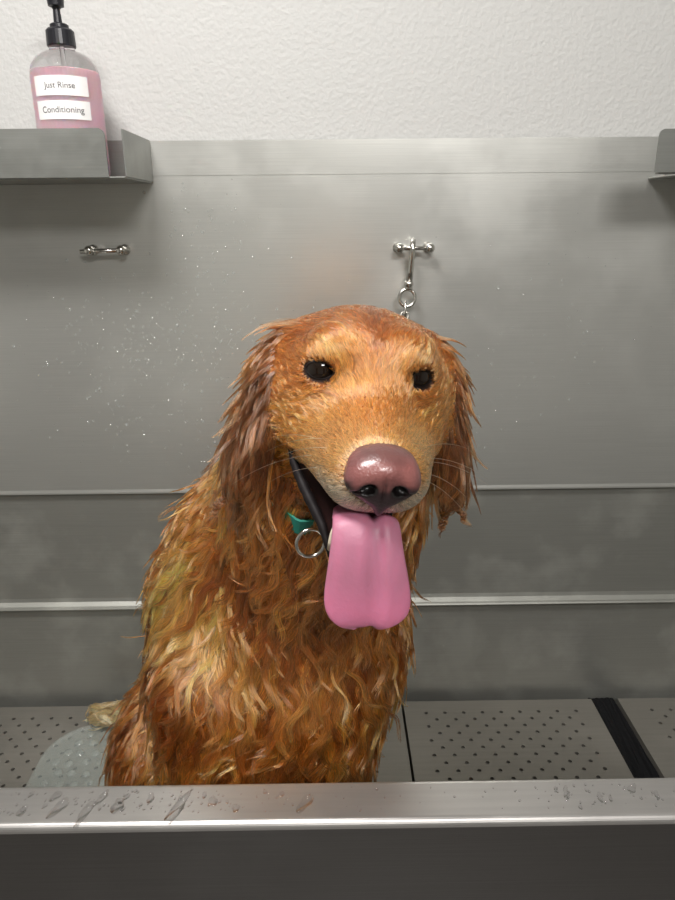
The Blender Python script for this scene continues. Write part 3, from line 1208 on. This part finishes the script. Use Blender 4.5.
def locks(Q, L, length, K, kids, rad, clump, lift, turn, wave, wl, r0, r1, cvar=0.25, flat=0.45, sink=0.35, tone0=1.0):
    G, B, Nn = trace(Q, L, length, K, lift[0], lift[1], turn, wave, wl, sink)
    n = len(Q)
    base = coat_colour(Q, L) * (1 + 0.22 * noise3(Q, 42, 31))[:, None].clip(0.55, 1.5)
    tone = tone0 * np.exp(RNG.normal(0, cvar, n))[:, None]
    warm = 0.03 + RNG.normal(0, 0.035, n)[:, None]
    base = base * tone * np.concatenate([1 + warm, np.ones_like(warm), 1 - warm * 1.3], 1)
    gi = np.repeat(np.arange(n), kids)
    m_ = len(gi)
    an, rr_ = RNG.uniform(0, 6.28, m_), np.sqrt(RNG.random(m_))
    rad_ = rad if np.ndim(rad) == 0 else rad[gi]
    ox, oy = np.cos(an) * rr_ * rad_, np.sin(an) * rr_ * rad_ * flat
    lenf = RNG.uniform(0.82, 1.05, m_)
    s = np.linspace(0, 1, K)
    pts = np.zeros((m_, K, 3), np.float32)
    fx = RNG.uniform(0, 6.28, m_)
    jit = np.minimum(length[gi] / 0.05, 1.6)
    for k in range(K):
        kk = np.clip(s[k] * lenf * (K - 1), 0, K - 1.001)
        i = kk.astype(int)
        f = (kk - i)[:, None]
        c = G[gi, i] * (1 - f) + G[gi, i + 1] * f
        fac = (1 - clump * s[k] ** 0.75) * (1.0 if k else 1.15)
        j = (np.sin(fx + s[k] * 6) * (0.0005 + 0.0018 * s[k]) * jit)[:, None]
        pts[:, k] = c + B[gi, i] * (ox * fac)[:, None] + Nn[gi, i] * (oy * fac)[:, None] + B[gi, i] * j
    col = base[gi] * np.exp(RNG.normal(0, 0.30, m_))[:, None]
    FUR.append((pts, r0, r1, np.clip(col, 0.004, 0.95)))


def keep_clear(Q, L, eye=0.0130):
    """no hair in the mouth, on the eyes, the nose leather or under the collar ring"""
    e = eye_dist(Q) * 0.0130
    q = HL(Q)
    ok = (L != MOUTH) & (L != SOCKET) & (L > 0) & (e > eye)
    ns_ = np.sqrt((q[:, 0] / 0.0240) ** 2 + ((q[:, 1] - 0.104) / 0.022) ** 2 + ((q[:, 2] + 0.048) / 0.020) ** 2)
    ok &= ns_ > 1
    cr = np.exp(-(((np.abs(q[:, 0]) - 0.056) / 0.007) ** 2 + ((q[:, 1] - 0.02) / 0.018) ** 2 + ((q[:, 2] + 0.068) / 0.011) ** 2))
    ok &= cr < 0.45
    ok &= np.linalg.norm(Q - RINGP, axis=1) > 0.016
    ok &= Q[:, 2] > 0.575
    return ok


RINGP = np.array([-0.030, 0.565, 1.238])
dens = 1.0
# an undercoat of shorter hair over trunk, neck, legs and tail
def pick(n, sp, want):
    Q = thin(scatter(n), sp)
    L = region(Q, V.grad(Q))
    ok = keep_clear(Q, L) & want(L)
    return Q[ok], L[ok]


body_ = lambda L: (L != FACE) & (L != EAR)
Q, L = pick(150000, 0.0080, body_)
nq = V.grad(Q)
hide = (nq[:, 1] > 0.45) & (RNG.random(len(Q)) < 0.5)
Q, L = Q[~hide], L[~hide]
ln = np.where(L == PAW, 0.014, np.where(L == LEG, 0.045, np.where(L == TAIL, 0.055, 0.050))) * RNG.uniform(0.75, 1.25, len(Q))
locks(Q, L, ln, 10, max(6, int(16 * dens)), 0.0056, 0.70, (0.001, 0.004), 0.45, 0.35, 0.060, 0.00048, 0.00014, 0.26, tone0=0.62)  # undercoat tint darkened to put shade in the gaps between locks
# the long wavy wet locks, in big drawn-together clumps that stand off the coat
Q, L = pick(60000, 0.0155, lambda L: body_(L) & (L != PAW))
ok = V.grad(Q)[:, 1] < 0.55
Q, L = Q[ok], L[ok]
ln = np.where(L == LEG, 0.06, np.where(L == TAIL, 0.085, np.where(L == NECK, 0.085, 0.115))) * RNG.uniform(0.6, 1.25, len(Q))
up1 = 0.010 * np.exp(RNG.normal(0, 0.55, len(Q)))
locks(Q, L, ln, 18, max(6, int(36 * dens)), 0.0084, 0.84, (0.003, np.minimum(up1, 0.018)), 0.60, 0.50, 0.065, 0.00052, 0.00012, 0.38, 0.60, 0.25)
# thin separate locks between them
Q, L = pick(60000, 0.0115, lambda L: body_(L) & (L != PAW))
ok = V.grad(Q)[:, 1] < 0.45
Q, L = Q[ok], L[ok]
ln = np.where(L == NECK, 0.07, np.where(L == TAIL, 0.055, 0.085)) * RNG.uniform(0.5, 1.2, len(Q))
locks(Q, L, ln, 16, max(4, int(8 * dens)), 0.0030, 0.85, (0.003, 0.009 * np.exp(RNG.normal(0, 0.5, len(Q)))), 0.75, 0.65, 0.050, 0.00046, 0.00012, 0.38, 0.6, 0.2)
# ears
Q, L = pick(200000, 0.0058, lambda L: L == EAR)
qe = HL(Q)
ln = 0.028 + 0.050 * smooth(0.0, -0.07, qe[:, 2]) * RNG.uniform(0.3, 1.25, len(Q))
locks(Q, L, ln, 14, max(5, int(16 * dens)), 0.0042, 0.86, (0.001, 0.006 * np.exp(RNG.normal(0, 0.5, len(Q)))), 0.34, 0.36, 0.05, 0.00040, 0.00010, 0.32, 0.55, 0.12)
# short coat of the head
Q, L = pick(900000, 0.0024, lambda L: L == FACE)
qf = HL(Q)
ln = 0.0070 + 0.011 * smooth(0.07, -0.01, qf[:, 1]) + 0.010 * smooth(-0.03, -0.09, qf[:, 1])
ln = ln * RNG.uniform(0.75, 1.25, len(Q)) * (0.22 + 0.78 * smooth(1.0, 2.6, eye_dist(Q)))
locks(Q, L, ln, 7, max(4, int(7 * dens)), 0.0019, 0.6, (0.0003, 0.0014), 0.22, 0.20, 0.014, 0.00024, 0.00007, 0.12, 0.5)
# wet clumps on the brow, round the eyes and down the cheeks
Q, L = pick(300000, 0.0060, lambda L: L == FACE)
qf = HL(Q)
ok = (qf[:, 1] < 0.035) & keep_clear(Q, L, 0.0165) & (RNG.random(len(Q)) < 0.8)
Q, L = Q[ok], L[ok]
ln = RNG.uniform(0.018, 0.034, len(Q))
locks(Q, L, ln, 12, max(4, int(9 * dens)), 0.0024, 0.85, (0.0006, 0.0024), 0.30, 0.40, 0.020, 0.00026, 0.00007, 0.26, 0.5, 0.5)

# a few loose wet tips that stand away from the ears
stray = []
for (s0, f0, u0), (s1, f1, u1), (s2, f2, u2) in (
        ((-0.060, -0.050, 0.030), (-0.085, -0.045, 0.034), (-0.106, -0.040, 0.014)), ((-0.105, -0.05, -0.055), (-0.118, -0.045, -0.070), (-0.127, -0.04, -0.074)),
        ((-0.108, -0.05, -0.070), (-0.119, -0.045, -0.090), (-0.130, -0.04, -0.098)), ((-0.104, -0.05, -0.035), (-0.114, -0.045, -0.046), (-0.122, -0.04, -0.060)),
        ((0.102, -0.05, -0.060), (0.116, -0.045, -0.082), (0.128, -0.04, -0.088)), ((0.066, -0.05, 0.020), (0.082, -0.045, 0.016), (0.092, -0.04, 0.000))):
    for _ in range(14):
        a, b, c = (HW(np.array(q) + RNG.normal(0, e, 3)) for q, e in (((s0, f0, u0), 0.0022), ((s1, f1, u1), 0.0012), ((s2, f2, u2), 0.0005)))
        t = np.linspace(0, 1, 12)[:, None]
        stray.append(a * (1 - t) ** 2 + b * 2 * t * (1 - t) + c * t * t)
FUR.append((np.array(stray, np.float32), 0.0002, 0.00007, np.tile(c3(140, 92, 56), (len(stray), 1)) * np.exp(RNG.normal(0, 0.2, len(stray)))[:, None]))

fur_m = bpy.data.materials.new('wet golden fur')
fur_m.use_nodes = True
nt = fur_m.node_tree
nt.nodes.remove(nt.nodes['Principled BSDF'])
hb = nt.nodes.new('ShaderNodeBsdfHairPrincipled')
hb.parametrization = 'COLOR'
hb.inputs['Roughness'].default_value = 0.22
hb.inputs['Radial Roughness'].default_value = 0.45
hb.inputs['Coat'].default_value = 0.25
at = nt.nodes.new('ShaderNodeAttribute')
at.attribute_name = 'tint'
nt.links.new(at.outputs['Color'], hb.inputs['Color'])
nt.links.new(hb.outputs[0], nt.nodes['Material Output'].inputs['Surface'])


def curves_obj(name, sets, material, parent):
    sizes = np.concatenate([np.full(len(s[0]), s[0].shape[1], np.int32) for s in sets])
    hcv = bpy.data.hair_curves.new(name)
    hcv.add_curves([int(x) for x in sizes])
    pos = np.concatenate([s[0].reshape(-1, 3) for s in sets]).astype(np.float32)
    rad = np.concatenate([np.tile(s[1] + (s[2] - s[1]) * np.linspace(0, 1, s[0].shape[1]) ** 1.5, len(s[0])) for s in sets]).astype(np.float32)
    hcv.position_data.foreach_set('vector', pos.ravel())
    ra = hcv.attributes.get('radius') or hcv.attributes.new('radius', 'FLOAT', 'POINT')
    ra.data.foreach_set('value', rad)
    ca = hcv.attributes.new('tint', 'FLOAT_COLOR', 'CURVE')
    col = np.concatenate([s[3] for s in sets])
    ca.data.foreach_set('color', np.concatenate([col, np.ones((len(col), 1))], 1).astype(np.float32).ravel())
    hcv.materials.append(material)
    o = bpy.data.objects.new(name, hcv)
    C.objects.link(o)
    o.parent = parent
    return o


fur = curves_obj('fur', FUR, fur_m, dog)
fur['kind'] = 'stuff'
print('strands', sum(len(s[0]) for s in FUR), 'verts', len(P))

# whiskers
wp = []
for s_ in (-1, 1):
    for f_, u_, ln_, up_ in [w0 for w0 in ((0.070, -0.040, 0.050, 0.25), (0.062, -0.047, 0.062, 0.05), (0.055, -0.040, 0.060, 0.18), (0.066, -0.055, 0.055, -0.15), (0.052, -0.052, 0.068, -0.05), (0.046, -0.046, 0.058, 0.10), (0.058, -0.060, 0.045, -0.3)) if RNG.random() < 0.75]:
        up_ += RNG.normal(0, 0.15)
        ln_ *= RNG.uniform(0.6, 1.1)
        a = HW((s_ * 0.034, f_, u_))
        a = a - V.grad(a[None])[0] * V.sample(a[None])[0]
        d = nrm(HS * s_ * 0.9 - HF * 0.35 + HU * up_)
        pp = [a + d * ln_ * t - np.array([0, 0, 1]) * ln_ * 0.30 * t * t for t in np.linspace(0, 1, 8)]
        wp.append(pp)
wk = curves_obj('whiskers', [(np.array(wp), 0.00019, 0.00005, np.tile(c3(236, 220, 196), (len(wp), 1)))], fur_m, dog)
wk['kind'] = 'stuff'

# ------------------------------------------------------------------ eyes
eye_m = mat('dark brown eye', (0.010, 0.006, 0.004, 1), 0.03, 0, Specular_IOR_Level=0.4)
lid_m = mat('dark eyelid skin', lin(20, 13, 11), 0.6, 0, Specular_IOR_Level=0.2)
for s_ in (-1, 1):
    ec, ed, es, eu = EC[s_]
    bm = bmesh.new()
    bmesh.ops.create_uvsphere(bm, u_segments=28, v_segments=20, radius=0.0135, matrix=Matrix.Translation(Vector(ec + ed * 0.0004)))
    obj('eye', bm, eye_m, dog, smooth=True)
    bm = bmesh.new()
    pts = []
    for k in range(36):
        t = 2 * math.pi * k / 36
        cx_, cz_ = 0.0110 * math.cos(t), (0.0070 if math.sin(t) > 0 else 0.0064) * math.sin(t) * (1 - 0.12 * math.cos(t) ** 2)
        fy = math.sqrt(max(0.0, 0.0140 ** 2 - cx_ ** 2 - cz_ ** 2))
        pts.append(ec + es * cx_ + eu * cz_ + ed * (fy - 0.0010))
    tube(bm, pts, 0.0012, 8, closed=True)
    obj('eyelid', bm, lid_m, dog, smooth=True)

# ------------------------------------------------------------------ nose leather
NV = Vol(NOSE - 0.045, 0.0011, np.array([82, 82, 82]))


def ne(c, r, k=0.008, op='u', M=None):
    ell(NV, HW(c), r, k, 1 if op == 'u' else 2, HM if M is None else M, op)


ne((0, 0.090, -0.040), (0.0245, 0.0200, 0.0145))
ne((0, 0.099, -0.043), (0.0205, 0.0165, 0.0130))
for s_ in (-1, 1):
    ne((s_ * 0.0160, 0.1005, -0.0490), (0.0112, 0.0130, 0.0118), 0.008)
ne((0, 0.1020, -0.0575), (0.0150, 0.0105, 0.0120), 0.008)
ne((0, 0.0985, -0.0690), (0.0040, 0.0080, 0.0080), 0.006)
for s_ in (-1, 1):
    tz = math.radians(-22 * s_)
    M = np.stack([HS * math.cos(tz) + HU * math.sin(tz), HF, -HS * math.sin(tz) + HU * math.cos(tz)])
    ne((s_ * 0.0112, 0.1145, -0.0530), (0.0058, 0.0092, 0.0042), 0.003, 's', M)
    ne((s_ * 0.0195, 0.1120, -0.0570), (0.0060, 0.0075, 0.0018), 0.002, 's', M)
ne((0, 0.1165, -0.058), (0.0008, 0.006, 0.012), 0.003, 's')
Pn, Fn = surface_nets(NV.v, NV.lo, NV.h)
gn = NV.grad(Pn, 0.0012)
Pn = Pn - gn * NV.sample(Pn)[:, None] * 0.7
no = link('nose', np_mesh('nose', Pn, Fn), None, dog, True)
qn = HL(Pn)
nc = np.tile(c3(126, 77, 73), (len(Pn), 1))
nc = mix(nc, c3(82, 52, 52), smooth(-0.2, 0.9, noise3(Pn, 260, 5)) * 0.45)
nc = mix(nc, c3(78, 54, 52), smooth(-0.036, -0.028, qn[:, 2]) * 0.7)
nc = mix(nc, c3(96, 60, 62), smooth(0.013, 0.024, np.abs(qn[:, 0])) * 0.35)
nc = mix(nc, c3(40, 26, 28), smooth(-0.0478, -0.0550, qn[:, 2] + 0.0015 * noise3(Pn, 400, 6)))
nost = np.minimum(*[np.sqrt(((qn[:, 0] - s_ * 0.0112) / 0.0075) ** 2 + ((qn[:, 2] + 0.0535) / 0.0055) ** 2) for s_ in (-1, 1)])
nc = mix(nc, c3(12, 8, 8), smooth(1.15, 0.75, nost))
nose_m = attr_mat('wet nose leather', 0.34, Coat_Weight=0.25, Coat_Roughness=0.15)
noise_bump(nose_m, 420, 0.35, 0.0012, detail=2)
no.data.materials.append(nose_m)
set_col(no, nc)

# ------------------------------------------------------------------ tongue
rows = [  # f, u, centre s, half width
    (0.025, -0.104, -0.002, 0.0200), (0.050, -0.098, -0.003, 0.0225), (0.070, -0.0905, -0.0045, 0.0240), (0.0840, -0.0850, -0.005, 0.0248), (0.0930, -0.0885, -0.005, 0.0252),
    (0.0985, -0.098, -0.0045, 0.0262), (0.1015, -0.109, -0.0035, 0.0278), (0.1035, -0.122, -0.002, 0.0300), (0.1045, -0.136, -0.0005, 0.0322), (0.1045, -0.147, 0.0005, 0.0328),
    (0.1042, -0.154, 0.001, 0.0314), (0.1036, -0.1590, 0.0008, 0.0284), (0.1028, -0.1628, 0.0003, 0.0240), (0.1018, -0.1656, -0.0003, 0.0185), (0.1008, -0.1672, -0.001, 0.0125), (0.1, -0.1680, -0.001, 0.0060)]
R_ = np.array(rows)
tt = np.linspace(0, len(rows) - 1, 70)
RI = np.stack([np.interp(tt, np.arange(len(rows)), R_[:, k]) for k in range(4)], 1)
for _ in range(4):
    RI[1:-1] = RI[1:-1] * 0.5 + (RI[:-2] + RI[2:]) * 0.25
nu = 40
TV, TC = [], []
path = RI[:, :2]
tan = np.gradient(path, axis=0)
tan /= np.linalg.norm(tan, axis=1, keepdims=True)
nor = np.stack([-tan[:, 1], tan[:, 0]], 1)   # upper side of the tongue
groove_s = 0.006
for i in range(70):
    f_, u_, cs_, hw_ = RI[i]
    tl = i / 69
    thick = 0.0042 * (1 - 0.55 * smooth(0.8, 1.0, tl))
    for j in range(nu):
        a = 2 * math.pi * j / nu
        x = math.copysign(abs(math.cos(a)) ** 0.75, math.cos(a))
        y = math.sin(a)
        s0 = cs_ + hw_ * x
        dep = thick * (abs(y) ** 0.8 * (1 if y > 0 else -1))
        g = math.exp(-((s0 - groove_s * smooth(0.1, 0.6, tl)) / 0.0036) ** 2) * 0.0062 * smooth(0.05, 0.2, tl) * (1 - smooth(0.50, 0.80, tl) * 0.75)
        if y > 0:
            dep -= g
        dep += -0.004 * x * x * (1 - tl) + 0.0035 * x * x * smooth(0.5, 0.9, tl)
        p = path[i] + nor[i] * dep
        lob = 0.0
        TV.append(HW((s0, p[0], p[1] + 0.0045 * math.exp(-((s0 - 0.004) / 0.0038) ** 2) * smooth(0.84, 1.0, tl))))
TV = np.array(TV)
TF = [(i * nu + j, i * nu + (j + 1) % nu, (i + 1) * nu + (j + 1) % nu, (i + 1) * nu + j) for i in range(69) for j in range(nu)]
to = link('tongue', np_mesh('tongue', TV, TF), None, dog, True)
bm = bmesh.new()
bm.from_mesh(to.data)
bm.verts.ensure_lookup_table()
bm.faces.new([bm.verts[j] for j in range(nu)])
bm.faces.new([bm.verts[69 * nu + j] for j in range(nu)][::-1])
bmesh.ops.recalc_face_normals(bm, faces=bm.faces)
for f in bm.faces:
    f.smooth = True
bm.to_mesh(to.data)
bm.free()
qt = HL(TV)
tc_ = np.tile(c3(166, 104, 126), (len(TV), 1))
tc_ = mix(tc_, c3(200, 116, 146), smooth(-0.12, -0.158, qt[:, 2]))
tc_ = mix(tc_, c3(186, 108, 136), smooth(-0.3, 1.0, noise3(np.stack([qt[:, 0] * 3, qt[:, 1] * 0.4, qt[:, 2] * 0.4], 1), 220, 8)) * 0.35)
tongue_m = attr_mat('wet pink tongue', 0.48, Subsurface_Weight=0.25, Subsurface_Scale=0.01)
tongue_m.node_tree.nodes['Principled BSDF'].inputs['Subsurface Radius'].default_value = (1, 0.35, 0.3)
noise_bump(tongue_m, 300, 0.25, 0.001, detail=2)
to.data.materials.append(tongue_m)
set_col(to, tc_)

# ------------------------------------------------------------------ teeth and lower lip
tooth_m = mat('ivory tooth', lin(226, 212, 190), 0.25)
for s_ in (-1, 1):
    bm = bmesh.new()
    pts = [HW((s_ * 0.0248, 0.058, -0.127)), HW((s_ * 0.0255, 0.061, -0.119)), HW((s_ * 0.0258, 0.062, -0.112)), HW((s_ * 0.0256, 0.0615, -0.107))]
    tube(bm, pts, [0.0032, 0.0027, 0.0018, 0.0006], 10)
    obj('tooth', bm, tooth_m, dog, smooth=True)
lip_m = mat('black lip', lin(20, 14, 15), 0.6, 0, Specular_IOR_Level=0.25)
for s_, w_ in ((-1, 1.0), (1, 0.72)):
    bm = bmesh.new()
    ctl = LIP
    tl = np.linspace(0, len(ctl) - 1, 41)
    ctl = np.stack([np.interp(tl, np.arange(len(ctl)), ctl[:, k]) for k in range(3)], 1)
    rl = np.interp(tl, np.arange(9), [0.0010, 0.0026, 0.0036, 0.0042, 0.0046, 0.0046, 0.0040, 0.0030, 0.0014])
    rl = rl * (1 + 0.05 * np.sin(tl * 7.3))
    tube(bm, [HW((q[0] * s_ * w_ - (0 if s_ < 0 else 0.006), q[1], q[2])) for q in ctl], list(rl), 10)
    obj('lower_lip', bm, lip_m, dog, smooth=True)

# ------------------------------------------------------------------ collar with ring
cc_, cn_ = np.array([0.0, 0.675, 1.2845]), nrm((0.10, -0.45, 1.0))
ca_ = nrm(np.cross(cn_, (0, 1, 0)))
cb_ = np.cross(cn_, ca_)
ring_pts = []
for k in range(160):
    t = 2 * math.pi * k / 160
    d = ca_ * math.cos(t) + cb_ * math.sin(t)
    rr_ = np.linspace(0.03, 0.2, 180)
    sd = V.sample(cc_ + d * rr_[:, None])
    out_ = rr_[np.argmax(sd > 0.0008)] if (sd > 0.0008).any() else 0.1
    ring_pts.append((out_, d))
rad = np.array([r for r, _ in ring_pts])
rad = np.minimum(rad, 0.125)
neard = np.array([np.linalg.norm(cc_ + ring_pts[k][1] * rad[k] - RINGP) for k in range(160)])
for _ in range(30):
    rad = rad * 0.5 + (np.roll(rad, 1) + np.roll(rad, -1)) * 0.25
rad = rad + 0.0066 * np.exp(-(neard / 0.010) ** 2)
bm = bmesh.new()
loops = []
for k in range(160):
    d = ring_pts[k][1]
    loops.append([bm.verts.new(cc_ + d * (rad[k] + o_) + cn_ * h_) for o_, h_ in ((0, -0.009), (0.0025, -0.009), (0.0025, 0.009), (0, 0.009))])
for k in range(160):
    a, b = loops[k], loops[(k + 1) % 160]
    for q in range(4):
        bm.faces.new((a[q], a[(q + 1) % 4], b[(q + 1) % 4], b[q]))
teal_m = noise_bump(mat('teal nylon webbing', lin(18, 118, 104), 0.6), 700, 0.5, 0.001)
col_o = obj('collar', bm, teal_m, dog)
bm = bmesh.new()
RC = RINGP + np.array([0.009, -0.017, -0.014])
tube(bm, [RC + np.array([0.0125 * math.sin(t), 0.003 * math.sin(t), 0.0135 * math.cos(t)]) for t in [2 * math.pi * k / 32 for k in range(32)]], 0.0017, 10, closed=True)
rg = obj('collar_ring', bm, chrome_m, col_o, smooth=True)
